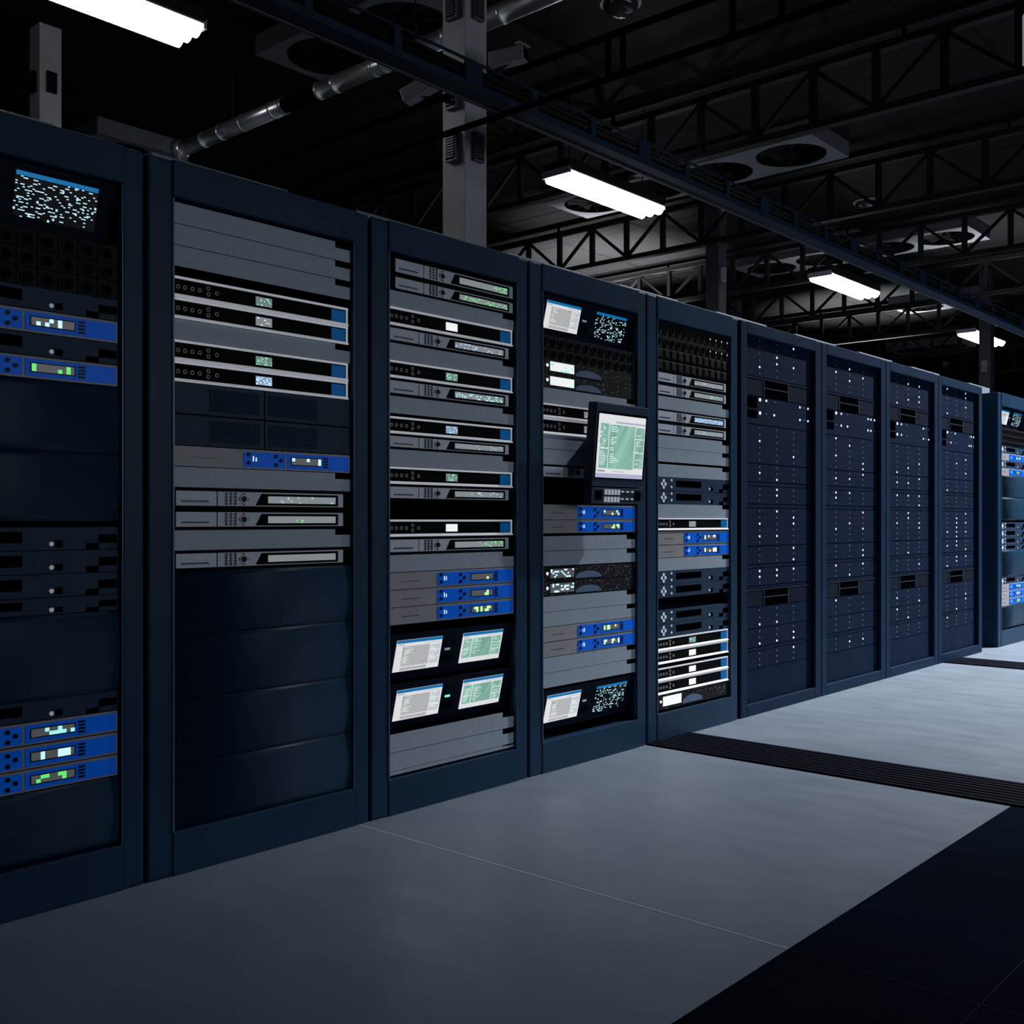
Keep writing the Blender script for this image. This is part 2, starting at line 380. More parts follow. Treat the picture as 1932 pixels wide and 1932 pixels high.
def screen(s, y0, y1, z0, z1, x, kind, rnd, parent):
    W, Hh = y1 - y0, z1 - z0
    P = lambda a, b, c, d, lay: MB().quad(y0 + a*W, y0 + b*W, z0 + c*Hh, z0 + d*Hh, x + .0006*lay)
    s.append(('screen', MB().plate(y0, y1, z0, z1, x), {'dots': 'screen_black'}.get(kind, 'screen_white'), parent)); k = len(s) - 1
    par = k if parent is None else parent
    s.append(('title_bar', P(0, 1, .9, 1, 1), 'title_blue', par))
    if kind == 'dots':
        s.append(('lit_pixels', dots(155, y0, y1, z0, z1 - .1*Hh, x + .0006, 34, 32, rnd, .9, .8), 'lit_ice', par)); return
    bg = {'green': 'screen_green', 'grey': 'screen_grey'}[kind]
    left = .05 if kind == 'green' else .14
    s.append(('main_pane', P(.26 if kind == 'green' else left, .74, .16, .80, 1), bg, par))
    side = MB()
    for c, d in ((.16, .36), (.38, .58), (.60, .80)): side.quad(y0 + .76*W, y0 + .97*W, z0 + c*Hh, z0 + d*Hh, x + .0006)
    s.append(('side_panes', side, bg if kind == 'green' else 'panel_light', par))
    if kind == 'green':
        s.append(('left_panes', MB().quad(y0 + .04*W, y0 + .24*W, z0 + .16*Hh, z0 + .42*Hh, x + .0006).quad(y0 + .04*W, y0 + .24*W, z0 + .44*Hh, z0 + .80*Hh, x + .0006), bg, par))
    else:
        s.append(('lower_pane', P(.14, .72, .03, .13, 1), bg, par))
    tx = MB()
    for i in range(13):
        if rnd.random() < .25: continue
        z = z0 + Hh*(.76 - .045*i); a = (.30 if kind == 'green' else .18)
        tx.quad(y0 + a*W, y0 + (a + rnd.uniform(.05, .2))*W, z, z + Hh*.014, x + .0012)
        tx.quad(y0 + .78*W, y0 + (.8 + rnd.uniform(.02, .13))*W, z, z + Hh*.012, x + .0012)
        if kind == 'green': tx.quad(y0 + .06*W, y0 + (.1 + rnd.uniform(.04, .11))*W, z, z + Hh*.014, x + .0012)
    s.append(('text_lines', tx, 'text_light', par))
    md = MB()
    for i in range(5): md.quad(y0 + (.03 + .028*i)*W, y0 + (.048 + .028*i)*W, z0 + Hh*.845, z0 + Hh*.865, x + .0012)
    md.quad(y0 + .6*W, y0 + .94*W, z0 + Hh*.845, z0 + Hh*.852, x + .0012)
    s.append(('menu_marks', md, 'text_dark', par))

def u_monitor(h, v, rnd):                                  # twin-screen console; its face leans back toward the foot
    s = [('chassis', MB().box(-.5, -.06, YL, YR, .001, h - .001), 'void', None),
         ('face_panel', MB().box(-.004, 0, YL, YR, .003, h - .003), 'monitor_navy', None)]
    screen(s, -.300, -.060, h*.19, h*.86, .0025, v.get('left', 'grey'), rnd, None)
    screen(s, .056, .294, h*.19, h*.86, .0025, v.get('right', 'green'), rnd, None)
    s.append(('indicator', MB().box(-.001, .003, -.035, -.008, h*.53, h*.575), v.get('ind', 'lcd_pale'), None))
    m = MB()
    for i in range(4): m.plate(-.052 + .02*i, -.043 + .02*i, h*.24, h*.42, .0014)
    m.poly([(-.055, h*.72), (-.048, h*.72), (-.022, h*.62), (-.03, h*.62)], 0, .0014).poly([(.0, h*.74), (.008, h*.74), (.024, h*.64), (.016, h*.64)], 0, .0014).plate(-.03, -.005, h*.735, h*.75, .0014)
    s.append(('control_slots', m, 'void', None))
    return s

KINDS = {'B': (u_blank, 'blanking_panel', 'blanking panel', 'grey blanking panel'),
         'F': (u_filler, 'filler_panel', 'filler panel', 'tall plain navy filler panel'),
         'R': (u_receiver, 'rack_receiver', 'receiver', 'black receiver with blue square'),
         'D': (u_player, 'rack_recorder', 'recorder', 'grey recorder with keypad'),
         'L': (u_blue, 'rack_controller', 'controller', 'grey controller with blue panels'),
         'C': (u_cross, 'rack_server', 'server', 'navy server with white arrow keys'),
         'A': (u_amp, 'rack_amplifier', 'amplifier', 'black speckled amplifier'),
         'K': (u_knobs, 'knob_panel', 'control panel', 'black panel of round knobs'),
         'S': (u_caddies, 'drive_shelf', 'drive shelf', 'dark shelf of drive caddies'),
         'P': (u_mesh, 'vented_panel', 'vented panel', 'navy panel with four perforated vents'),
         'M': (u_monitor, 'monitor_console', 'monitor', 'navy twin-screen monitor console')}
LITNAME = {'lit_white': 'white', 'lit_cyan': 'cyan', 'lit_green': 'green', 'lit_mint': 'mint green', 'lit_palegreen': 'pale green', 'lit_ice': 'ice blue', 'lit_blue': 'blue'}
CACHE = {}
U = .0662
UX = -.012
def place_units(rack, y0, units, rackname, seed):
    rnd = random.Random(seed); count = {}; total = {}
    for u in units: total[u[0]] = total.get(u[0], 0) + 1
    for u in units:
        kind, zt, zb = u[0], u[1], u[2]; v = u[3] if len(u) > 3 else {}
        h = round(zt - zb, 3); i = count.get(kind, 0); count[kind] = i + 1
        fn, nm, cat, look = KINDS[kind]
        plain = kind in 'BFCPS' or (kind == 'K' and not v.get('shiny'))
        key = (kind, h, rackname if not plain else '', str(sorted(v.items())), 0 if plain else i)
        if key not in CACHE:
            CACHE[key] = [(n, m.mesh(n, mt), p) for n, m, mt, p in fn(h, v, rnd)]
        lit = v.get('lit')
        extra = ''
        if kind == 'M':
            extra = {'dots': ', one screen of scattered dots', 'green': ', one green screen'}[v.get('right', 'green')]
        elif kind in 'RDLA' and lit and v.get('n', 1): extra = ', ' + LITNAME[lit] + ' display'
        where = ('only one in the ' if total[kind] == 1 else ORD[i] + ' down in the ') + rackname
        t = thing(nm, f'{look}{extra}, {where}', cat, (UX, y0 + .451, zb), 'rack units in the ' + rackname)
        obs = []
        for n, me, p in CACHE[key]:
            o = put(n, me, obs[p] if p is not None else t); obs.append(o)
            if v.get('dx') and p is None and n not in ('chassis', 'bezel'): o.location.y = v['dx']
        if kind == 'M':                                    # lean the face: foot further back than the head
            a = math.atan(.045 / h)
            for o in obs[1:]:
                if o.parent is t:
                    o.rotation_euler = (0, a, 0)
                    o.location = (-.002 - h*math.sin(a), 0, h*(1 - math.cos(a)))

# ------------------------------------------------------------------ racks
ZT = 2.2
def navy_rack(y0, label):
    t = thing('server_rack', label, 'rack', (0, y0, 0), 'navy equipment racks with open fronts')
    for a, b in ((.006, .094), (.808, .879)):
        obj('front_post', MB().box(-.05, 0, a, b, 0, ZT, .008), 'navy_metal', t)
    obj('edge_trim', MB().box(-.02, .004, .0885, .0945, .135, 2.085), 'navy_trim', t)
    obj('edge_trim', MB().box(-.02, .002, .8075, .811, .135, 2.085), 'navy_trim', t)
    obj('header', MB().box(-.045, .006, .088,   .814, 2.088, ZT + .001, .004), 'navy_metal', t)
    obj('plinth', MB().box(-.045, .003, .090, .812, 0, .135, .003), 'navy_metal', t)
    for a, b in ((.008, .03), (.857, .877)): obj('side_panel', MB().box(-.95, -.05, a, b, .0, ZT - .005), 'navy_metal', t)
    obj('back_panel', MB().box(-.95, -.93, .03, .857, 0, ZT - .005), 'void', t)
    obj('roof_panel', MB().box(-.95, -.045, .03, .857, ZT - .02, ZT - .002), 'navy_metal', t)
    b = obj('roof_vent', MB().box(-.85, -.30, .19, .75, ZT - .002, 2.322, .006), 'roof_box', t)
    m = MB()
    for i in range(9): m.box(-.80 + .05*i, -.775 + .05*i, .1885, .1915, ZT + .03, 2.30)
    obj('vent_slots', m, 'void', b)
    return t

def seq(z, items):                                         # items: kind, height in rack units (or 'gap'), variant
    out = []
    for it in items:
        k, n = it[0], it[1]
        if k != 'gap': out.append((k, z, z - n*U, it[2] if len(it) > 2 else {}))
        z -= n*U
    return out
D = lambda n, lit, span=(0, 1), lcd='lcd_pale': {'n': n, 'lit': lit, 'span': span, 'lcd': lcd}
Rv = lambda lcd, lit, n: {'lcd': lcd, 'lit': lit, 'n': n}
Lv = lambda lit, n: {'lit': lit, 'n': n}
Av = lambda lcd, lit, n: {'lcd': lcd, 'lit': lit, 'n': n}
RACKS = []
side_units = lambda: [('M', 2.79, {'right': 'dots'}), ('K', 2.38, {'rows': 3}), ('C', .95), ('L', 1, Lv('lit_ice', 4)), ('C', .96), ('L', .97, Lv('lit_green', 3)),
     ('F', 3), ('F', 3), ('gap', .22), ('C', 1), ('C', 1), ('C', 1), ('C', .73), ('F', 3.58), ('C', .87),
     ('L', .97, Lv('lit_cyan', 6)), ('L', 1, Lv('lit_ice', 4)), ('L', .95, Lv('lit_green', 5)), ('F', 2.95)]
RACKS.append((.79, 'leftmost rack', seq(2.086, side_units()), 'wide navy rack cut off by the left edge of the photo'))
RACKS.append((1.674, 'second rack', seq(2.079, [('B', 1), ('B', 1), ('B', 1), ('gap', .45), ('R', 1, Rv('lcd_green', 'lit_cyan', 9)), ('R', 1, Rv('lcd_pale', 'lit_white', 5)), ('B', .97),
     ('R', 1, Rv('lcd_green', 'lit_mint', 20)), ('R', .98, Rv('lcd_bluish', 'lit_ice', 26)), ('P', 2.97), ('L', .99, Lv('lit_ice', 3)), ('B', .98), ('D', 1, D(9, 'lit_mint', (.1, 1))), ('D', 1, D(3, 'lit_green')),
     ('B', .98), ('D', .96, {'n': 0}), ('F', 3.02), ('F', 3.02), ('F', 3.02), ('F', 3.0)]), 'navy rack with grey panels above plain navy covers, second rack from the left'))
RACKS.append((2.558, 'third rack', seq(2.08, [('D', 1.05, dict(D(14, 'lit_green', (.7, 1)), dx=.026)), ('D', .9, dict(D(34, 'lit_green'), dx=.026)), ('B', .93), ('R', 1.05, Rv('lcd_white', 'lit_white', 6)), ('D', .97, D(22, 'lit_blue')), ('B', .98),
     ('R', 1, Rv('lcd_green', 'lit_mint', 22)), ('D', 1, D(40, 'lit_cyan')), ('B', 1), ('gap', .16), ('R', .98, Rv('lcd_bluish', 'lit_ice', 9)), ('D', .86, D(7, 'lit_mint', (.45, 1))), ('B', .98),
     ('R', 1, Rv('lcd_green', 'lit_mint', 20)), ('D', .92, D(10, 'lit_blue', (.2, 1))), ('gap', 1.06), ('R', 1, Rv('lcd_white', 'lit_white', 4)), ('D', 1, D(18, 'lit_green', (.45, 1))), ('B', 1),
     ('L', 1, Lv('lit_palegreen', 1)), ('L', .99, Lv('lit_palegreen', 2)), ('L', .99, Lv('lit_palegreen', 6)), ('gap', .52), ('M', 2.82, {'right': 'green'}), ('M', 2.77, {'right': 'green', 'ind': 'lit_mint'}),
     ('B', 1.06), ('B', 1.03), ('B', .24)]), 'navy rack with two rows of twin screens near its foot'))
RACKS.append((3.442, 'fourth rack', seq(2.083, [('M', 2.74, {'right': 'dots'}), ('K', 1.55, {'rows': 2}), ('A', .99, Av('lcd_white', 'lit_mint', 6)), ('A', .93, Av('lcd_white', 'lit_ice', 9)), ('B', 1.02), ('R', .95, Rv('lcd_pale', 'lit_white', 3)),
     ('R', 1.1, Rv('lcd_pale', 'lit_white', 3)), ('B', .95), ('B', 1.03), ('D', .95, {'n': 0}), ('gap', 1.67), ('L', 1.04, Lv('lit_ice', 4)), ('L', .9, Lv('lit_palegreen', 4)), ('gap', .16), ('B', .99), ('B', 1),
     ('gap', .04), ('A', .97, Av('lcd_grey', 'lit_ice', 16)), ('A', .98, Av('lcd_grey', 'lit_ice', 15)), ('B', 1.03), ('B', .98), ('L', 1, Lv('lit_palegreen', 4)), ('L', 1, Lv('lit_ice', 5)), ('B', 1.03), ('B', .98),
     ('gap', .15), ('M', 2.87, {'right': 'dots'}), ('gap', .2)]), 'navy rack carrying the hinged screen with keypad'))
RACKS.append((4.326, 'fifth rack', seq(2.085, [('K', 1.95, {'rows': 2, 'shiny': 1}), ('S', .88), ('S', .88), ('D', .95, D(4, 'lit_white')), ('D', .94, D(7, 'lit_mint', (.5, 1))), ('B', .99), ('D', .99, D(40, 'lit_blue', (0, 1), 'lcd_bluish')), ('D', .96, D(6, 'lit_mint')),
     ('B', .98), ('B', 1.04), ('gap', .16), ('B', .99), ('C', 1.03), ('C', 1), ('B', 1.04), ('R', .96, Rv('lcd_pale', 'lit_white', 0)), ('gap', .06), ('L', 1.04, Lv('lit_ice', 4)), ('L', .97, Lv('lit_white', 5)), ('B', 1), ('C', 1.01), ('C', 1.02),
     ('gap', .93), ('C', 1.02), ('C', 1.04), ('R', .96, Rv('lcd_green', 'lit_cyan', 10)), ('R', 1, Rv('lcd_white', 'lit_white', 4)), ('gap', .28), ('R', .98, Rv('lcd_white', 'lit_white', 4)), ('R', 1.03, Rv('lcd_white', 'lit_white', 0)), ('A', 1.18, Av('lcd_white', 'lit_ice', 5))]),
     'navy rack with four silver-edged receivers at its foot, left of the blue cabinets'))
RACKS.append((9.635, 'tenth rack', seq(2.086, [('M', 2.74, {'right': 'dots'})] + side_units()[1:]), 'navy rack at the far end beyond the cross aisle, right edge of the photo'))
for k, (y0, nm, units, lab) in enumerate(RACKS):
    navy_rack(y0, lab); place_units(None, y0, units, nm, 100 + k)

# ------------------------------------------------------------------ deep blue cabinets with dotted server blades
BX = -.03
zz = lambda v: 1.093 + (982 - v)*.002977
def blade(n_rows, lines, zt, zb, rnd, label, group, y0):
    h = zt - zb
    t = thing('blade_server', label, 'server', (BX, y0 + .5, zb), group)
    obj('faceplate', MB().box(-.5, 0, -.435, .445, .0015, h - .0015), 'blade_face', t)
    m = MB()
    for z in lines: m.plate(-.43, .44, z - .0012, z + .0012, .0006)
    if lines: obj('seams', m, 'blade_line', t)
    off = MB(); pitch = h / n_rows
    for i in range(n_rows):
        z = h - pitch*(i + .5)
        for y in (-.234, -.028, .182):
            if rnd.random() < .26: obj('status_light', MB().disc(y, z, .0062, -.001, .003, 10), 'led_on', t)
            else: off.disc(y, z, .0045, -.001, .002, 8)
    obj('unlit_lights', off, 'led_off', t)
def drive_panel(zt, zb, label, group, y0):
    h = zt - zb
    t = thing('drive_unit', label, 'drive unit', (BX, y0 + .5, zb), group)
    f = obj('faceplate', MB().box(-.5, 0, -.435, .445, .0015, h - .0015), 'blade_face', t)
    for a, b in ((-.43, -.196), (.122, .44)):
        m = MB()
        for i in range(8): m.plate(a + .004, b - .004, h*(.07 + .115*i), h*(.12 + .115*i), .0008)
        obj('louvre_slots', m, 'blade_line', t)
    obj('bay_frame', MB().box(-.001, .004, -.190, -.180, .002, h - .004).box(-.001, .004, .107, .117, .002, h - .004).box(-.001, .004, -.180, .107, h*.47, h*.53).box(-.001, .004, -.415, .405, h*.93, h - .002), 'led_off_dark', t)
    for a, b in ((.03, .47), (.53, .92)): obj('drive_bay', MB().plate(-.180, .107, h*a, h*b, .001), 'void', t)
def control_unit(zt, zb, rnd, label, group, y0):
    h = zt - zb
    t = thing('control_unit', label, 'control unit', (BX, y0 + .5, zb), group)
    obj('faceplate', MB().box(-.5, 0, -.435, .445, .0015, h - .0015), 'blade_face', t)
    obj('bay_window', MB().plate(-.43, -.262, h*.58, h*.98, .0012), 'void', t); obj('bay_window', MB().plate(-.43, -.262, h*.22, h*.5, .0012), 'void', t)
    for z in (.90, .42):
        for y in (-.230, -.155, -.06, .265, .312, .372):
            on = rnd.random() < .55; r = .010 if (on and y == -.230) else .0068
            obj('status_light', MB().disc(y, h*z - (.03*h if y > .2 else 0), r if on else .005, -.001, .003, 10), 'led_on' if on else 'led_off', t)
BLADES = [(6, 630, 707), (6, 798.8, 872.8), (3, 873.6, 908), (3, 916, 950), (6, 958, 1030.6), (3, 1031.4, 1066), (3, 1073.5, 1106.8), (3, 1147.4, 1188), (3, 1188.6, 1224), (3, 1231.5, 1265)]
for c in range(4):
    y0 = 5.237 + c*1.0; rnd = random.Random(300 + c); cab = ORD[c] + ' blue cabinet'
    g = 'units in the ' + cab
    t = thing('blade_cabinet', ('deep blue cabinet of dotted blade servers, ' + ('left' if c == 0 else 'second' if c == 1 else 'third' if c == 2 else 'right') + ('most' if c in (0, 3) else '') + ' of the four'), 'cabinet', (0, y0, 0), 'deep blue blade cabinets')
    for a, b in ((.002, .075), (.915, .997)): obj('front_post', MB().box(-.027, 0, a, b, 0, ZT, .006), 'blue_frame', t)
    for z0, z1, n in ((2.133, ZT + .001, 'header'), (0, .065, 'sill')): obj(n, MB().box(-.026, .001, .072, .918, z0, z1, .004), 'blue_frame', t)
    for a, b in ((.004, .03), (.97, .995)): obj('side_panel', MB().box(-.95, -.027, a, b, 0, ZT - .004), 'blue_frame', t)
    obj('back_panel', MB().box(-.95, -.93, .03, .97, 0, ZT - .004), 'void', t)
    obj('roof_panel', MB().box(-.95, -.026, .03, .97, ZT - .02, ZT - .002), 'blue_frame', t)
    b = obj('roof_vent', MB().box(-.85, -.30, .25, .86, ZT - .002, 2.322, .006), 'roof_box', t)
    m = MB()
    for i in range(9): m.box(-.80 + .05*i, -.775 + .05*i, .2485, .2515, ZT + .03, 2.30)
    obj('vent_slots', m, 'void', b)
    for i, (n, a, b_) in enumerate(BLADES):
        zt, zb = zz(a), zz(b_); h = zt - zb
        blade(n, [h*k/n for k in range(1, n)] if i not in (0, 1) else [h*k/3 for k in range(1, 3)], zt, zb, rnd, f'blue blade server with dotted lights, {ORD[i]} down in the {cab}', g, y0)
    drive_panel(zz(708), zz(744.4), f'upper louvred panel with twin black bays in the {cab}', g, y0)
    control_unit(zz(745), zz(798.2), rnd, f'blue control unit with two black windows in the {cab}', g, y0)
    drive_panel(zz(1113), zz(1147), f'lower louvred panel with twin black bays in the {cab}', g, y0)
    for a, b_ , w in ((908.8, 915.4, 'upper'), (950.6, 957.4, 'second'), (1066.6, 1073, 'third'), (1107.3, 1112.5, 'fourth'), (1224.6, 1231, 'lowest')):
        o = obj('spacer_strip', MB().box(BX - .3, BX - .002, y0 + .065, y0 + .945, zz(b_) + .001, zz(a) - .001), 'blade_line' if 0 else 'blade_face')
        tag(o, f'thin blank strip between blades, {w} one in the {cab}', 'spacer', g)
    o = obj('blank_cover', MB().box(BX - .3, BX, y0 + .065, y0 + .945, .066, zz(1266)), 'blade_face')
    tag(o, f'tall blank blue cover at the foot of the {cab}', 'filler panel', g)

# ------------------------------------------------------------------ hinged console screen on the fourth rack
PX = .125                                                   # how far its face stands off the rack
def hinged_screen():
    t = thing('console_monitor', 'dark hinged monitor with green window and keypad, mounted on the fourth rack', 'monitor', (PX, 3.912, 1.168))
    parts = []
    def P(n, mb, mt, par=None):
        o = obj(n, mb, mt, par or t); parts.append(o); return o
    hs = P('housing', MB().box(-.05, 0, -.199, .199, .076, .443, .004), 'monitor_case')
    P('bezel', MB().box(-.004, .002, -.188, .186, .110, .405), 'void')
    s = []; rnd = random.Random(5); y0, y1, z0, z1 = -.183, .172, .115, .394; W, Hh = y1 - y0, z1 - z0; x = .0035
    P('screen', MB().plate(y0, y1, z0, z1, x), 'screen_white')
    q = lambda m, a, b, c, d, l: m.quad(y0 + a*W, y0 + b*W, z0 + c*Hh, z0 + d*Hh, x + .0006*l)
    P('main_pane', q(MB(), .23, .775, .145, .845, 1), 'screen_green')
    P('left_panes', q(q(MB(), .04, .215, .15, .455, 1), .04, .215, .475, .855, 1), 'screen_green')
    P('side_panes', q(q(q(MB(), .79, .985, .17, .415, 1), .79, .985, .43, .64, 1), .79, .985, .655, .835, 1), 'screen_green')
    P('task_bar', q(q(MB(), .0, 1, .0, .07, 1), .35, 1, .87, .90, 1), 'screen_lav')
    m = MB()
    for i in range(18):
        c = .80 - .033*i
        if i not in (3, 4, 9, 12): q(m, .26, .26 + rnd.uniform(.05, .18), c, c + .012, 2)
        if rnd.random() < .7: q(m, .81, .84 + rnd.uniform(.02, .11), c, c + .009, 2)
        if i > 10: q(m, .05, .10 + rnd.uniform(.05, .10), .43 - .032*(i - 10), .441 - .032*(i - 10), 2)
        else: q(m, .06 + .05*math.sin(i*2), .10 + .05*math.sin(i*2), c, c + .02, 2) if i % 2 else q(m, .08, .13, c, c + .008, 2)
    P('text_lines', m, 'text_light')
    m = MB()
    for i in range(9): q(m, .02 + .018*i, .032 + .018*i, .095, .118, 2)
    for i in range(5): q(m, .36 + .05*i, .375 + .05*i, .095, .112, 2)
    P('menu_marks', m, 'text_dark')
    kp = P('key_panel', MB().box(-.045, .001, -.199, .199, .0, .070, .003), 'monitor_case')
    for a, b in ((-.175, -.125), (.125, .172)): P('speaker_grille', MB().plate(a, b, .016, .058, .0022), 'void', kp)
    for z in (.040, .007):
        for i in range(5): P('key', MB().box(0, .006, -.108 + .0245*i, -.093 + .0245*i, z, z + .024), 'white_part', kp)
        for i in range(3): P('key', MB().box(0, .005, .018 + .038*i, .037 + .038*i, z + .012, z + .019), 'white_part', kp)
    P('hinge', MB().tube((-.02, -.10, .073), (-.02, .10, .073), .007, 12), 'void')
    P('arm', MB().box(-.130, -.040, -.05, .05, .16, .30), 'void')
    a = .085
    for o in parts:                                        # the whole head leans forward a little
        if o.parent is t and o.name.split('.')[0] != 'arm':
            o.rotation_euler = (0, a, 0)
    return t
hinged_screen()

# ------------------------------------------------------------------ setting: floor, ceiling, far walls, grates
XE = 1.675
struct('floor', MB().box(-26, XE, -1, 45, -.08, 0), 'floor_pale')
struct('trim_1', MB().box(XE, 7, -1, 45, -.08, 0), 'floor_navy', 'dark navy floor tiles along the aisle edge')
m = MB()
for y in (.55, 2.507, 6.52, 10.6): m.box(-.0, XE, y - .0025, y + .0025, -.01, .0008)
struct('trim_2', m, 'floor_joint', 'thin pale joints between floor slabs')
m = MB()
for y in (.55, 2.507): m.box(XE, 6, y - .002, y + .002, -.01, .0008)
m.box(2.145, 2.149, -1, 4.3, -.01, .0008)
struct('trim_3', m, 'floor_joint_dark', 'dark joints between navy floor tiles')
struct('ceiling', MB().box(-26, .62, -1, 45, 5.115, 5.25), 'ceiling_slab')
struct('wall_back', MB().box(-26, 7, 45, 45.2, 0, 5.25), 'column_dark')
struct('wall_left', MB().box(-26.2, -26, -1, 45, 0, 5.25), 'column_dark')

def grate(y0, y1, label):
    t = thing('floor_grate', label, 'floor grate', (0, (y0 + y1)/2, 0), 'black ribbed floor grates'); w = (y1 - y0)/2
    obj('base_strip', MB().box(.0, 6, -w, w, -.0, .002), 'void', t)
    n = 9
    for i in range(n):
        y = -w + (i + .5)*2*w/n
        obj('rib', MB().box(.002, 5.99, y - w/n*.62, y + w/n*.62, .002, .008), 'grate_metal', t)
grate(4.322, 4.713, 'black ribbed floor grate in front of the fifth rack')
grate(8.33, 8.72, 'black ribbed floor grate before the far blue cabinet')

# ------------------------------------------------------------------ overhead: lamps, trusses, tray, pipe, columns, fans
LX, LZ = -3.26, 4.233
def lamp():
    t = thing('strip_lamp', '', 'lamp', (LX, 0, LZ), 'triple-tube strip lamps hung in a line')
    obj('housing', MB().box(-.165, .165, -.79, .79, .075, .17, .01), 'lamp_housing', t)
    obj('reflector', MB().box(-.16, .16, -.785, .785, .064, .076), 'lamp_reflector', t)
    for x in (-.105, 0, .105):
        tb = obj('tube', MB().tube((x, -.755, .035), (x, .755, .035), .05, 18), 'tube', t)
    for y in (-.78, .78): obj('end_cap', MB().box(-.163, .163, y - .012, y + .012, .035, .10), 'lamp_reflector', t)
    for y in (-.6, .6): obj('hanger', MB().tube((0, y, .185), (0, y, .88), .006, 8), 'lamp_housing', t)
    return t
l0 = lamp(); LAMPY = [3.07, 8.42, 13.85, 19.4, 24.9]
LL = ['lit strip lamp nearest the camera, cut by the top edge at left', 'lit strip lamp right of the pale column', 'lit strip lamp third from the left, above the blue cabinets', 'small lit strip lamp behind a dark column, above the far blue cabinet', 'tiny farthest lit strip lamp beyond the racks at right']
for i, y in enumerate(LAMPY):
    t = l0 if i == 0 else copy_tree(l0)
    t.location.y = y; t['label'] = LL[i]

PAN = .555
def truss(x0, x1):
    t = thing('roof_truss', '', 'truss', (0, 0, 0), 'dark steel roof trusses under the ceiling')
    obj('bottom_chord', MB().box(x0, x1, -.045, .045, 4.44, 4.50), 'truss_metal', t)
    obj('top_chord', MB().box(x0, x1, -.045, .045, 4.95, 5.01), 'truss_metal', t)
    obj('clip_rail', MB().box(x0, x1, -.03, .03, 5.08, 5.113), 'truss_metal', t)
    n = int((x1 - x0)/PAN); me = md = mu = None
    for i in range(n + 1):
        x = x1 - .12 - i*PAN
        if me is None: me = MB().box(-.028, .028, -.028, .028, 4.49, 4.96).mesh('post', 'truss_metal')
        put('post', me, t, (x, 0, 0))
        if i < n:
            if md is None:
                md = MB().bar((0, 0, 4.96), (-PAN, 0, 4.49), .035).mesh('brace', 'truss_metal'); mu = MB().bar((0, 0, 4.49), (-PAN, 0, 4.96), .035).mesh('brace', 'truss_metal')
            put('brace', md if i % 2 else mu, t, (x, 0, 0))
    for i in range(5): obj('drop_bolt', MB().tube((x1 - 1 - i*(x1 - x0 - 2)/4, 0, 5.0), (x1 - 1 - i*(x1 - x0 - 2)/4, 0, 5.09), .02, 8), 'truss_metal', t)
    return t
TY = [8.58, 11.3, 14.0, 16.6, 19.3, 22.0, 25.5, 29.5]
tr0 = truss(-13.0, .6)
for i, y in enumerate(TY):
    t = tr0 if i == 0 else copy_tree(tr0)
    t.location.y = y
    t['label'] = 'dark steel roof truss with zigzag bracing, ' + ('nearest the camera' if i == 0 else ORD[i] + ' from the camera')

def cable_tray():
    xa, xb = -.735, -.63
    t = thing('cable_tray', 'long navy cable tray with posts running above the racks', 'cable tray', (0, 0, 0))
    y0, y1 = 1.0, 22.
    obj('bottom_channel', MB().box(xa, xb, y0, y1, 3.19, 3.206), 'tray_metal', t)
    obj('bottom_lip', MB().box(xb - .004, xb, y0, y1, 3.206, 3.226), 'tray_metal', t)
    obj('far_lip', MB().box(xa - .012, xa + .004, y0, y1, 3.183, 3.20), 'tray_lip', t)
    obj('top_rail', MB().box(xb - .012, xb, y0, y1, 3.322, 3.332), 'tray_metal', t); obj('top_rail', MB().box(xa, xa + .012, y0, y1, 3.322, 3.332), 'tray_metal', t)
    for k in range(14):
        y = 2.33 + 1.46*k
        for dy, w in ((-.02 + .0, .12), (.44, .045), (.94, .045)):
            obj('post', MB().box(xb - .01, xb + .002, y + dy - w/2, y + dy + w/2, 3.206, 3.325), 'tray_metal', t)
    return t
cable_tray()
for i, (x, z, r, w) in enumerate(((-.66, 3.232, .018, 'lowest'), (-.665, 3.268, .012, 'middle'), (-.665, 3.301, .014, 'topmost'))):
    o = obj('power_cable', MB().tube((x, 1, z), (x, 22, z), r, 10), 'tray_cable')
    tag(o, f'dark cable lying in the overhead tray, {w} of three', 'cable', 'cables in the overhead tray')

def ladder():
    t = thing('hanger_ladder', 'thin black ladder frame crossing over and under the cable tray', 'frame', (0, 4.05, 0))
    obj('bottom_bar', MB().box(-7, 1.15, -.012, .012, 3.153, 3.177), 'void', t)
    obj('top_bar', MB().box(-7, -.74, -.012, .012, 3.352, 3.376).box(-.74, .9, -.012, .012, 3.352, 3.376), 'void', t)
    for x in (-.03, .055, .63, .86): obj('post', MB().box(x - .011, x + .011, -.010, .010, 3.175, 3.354), 'void', t)
ladder()

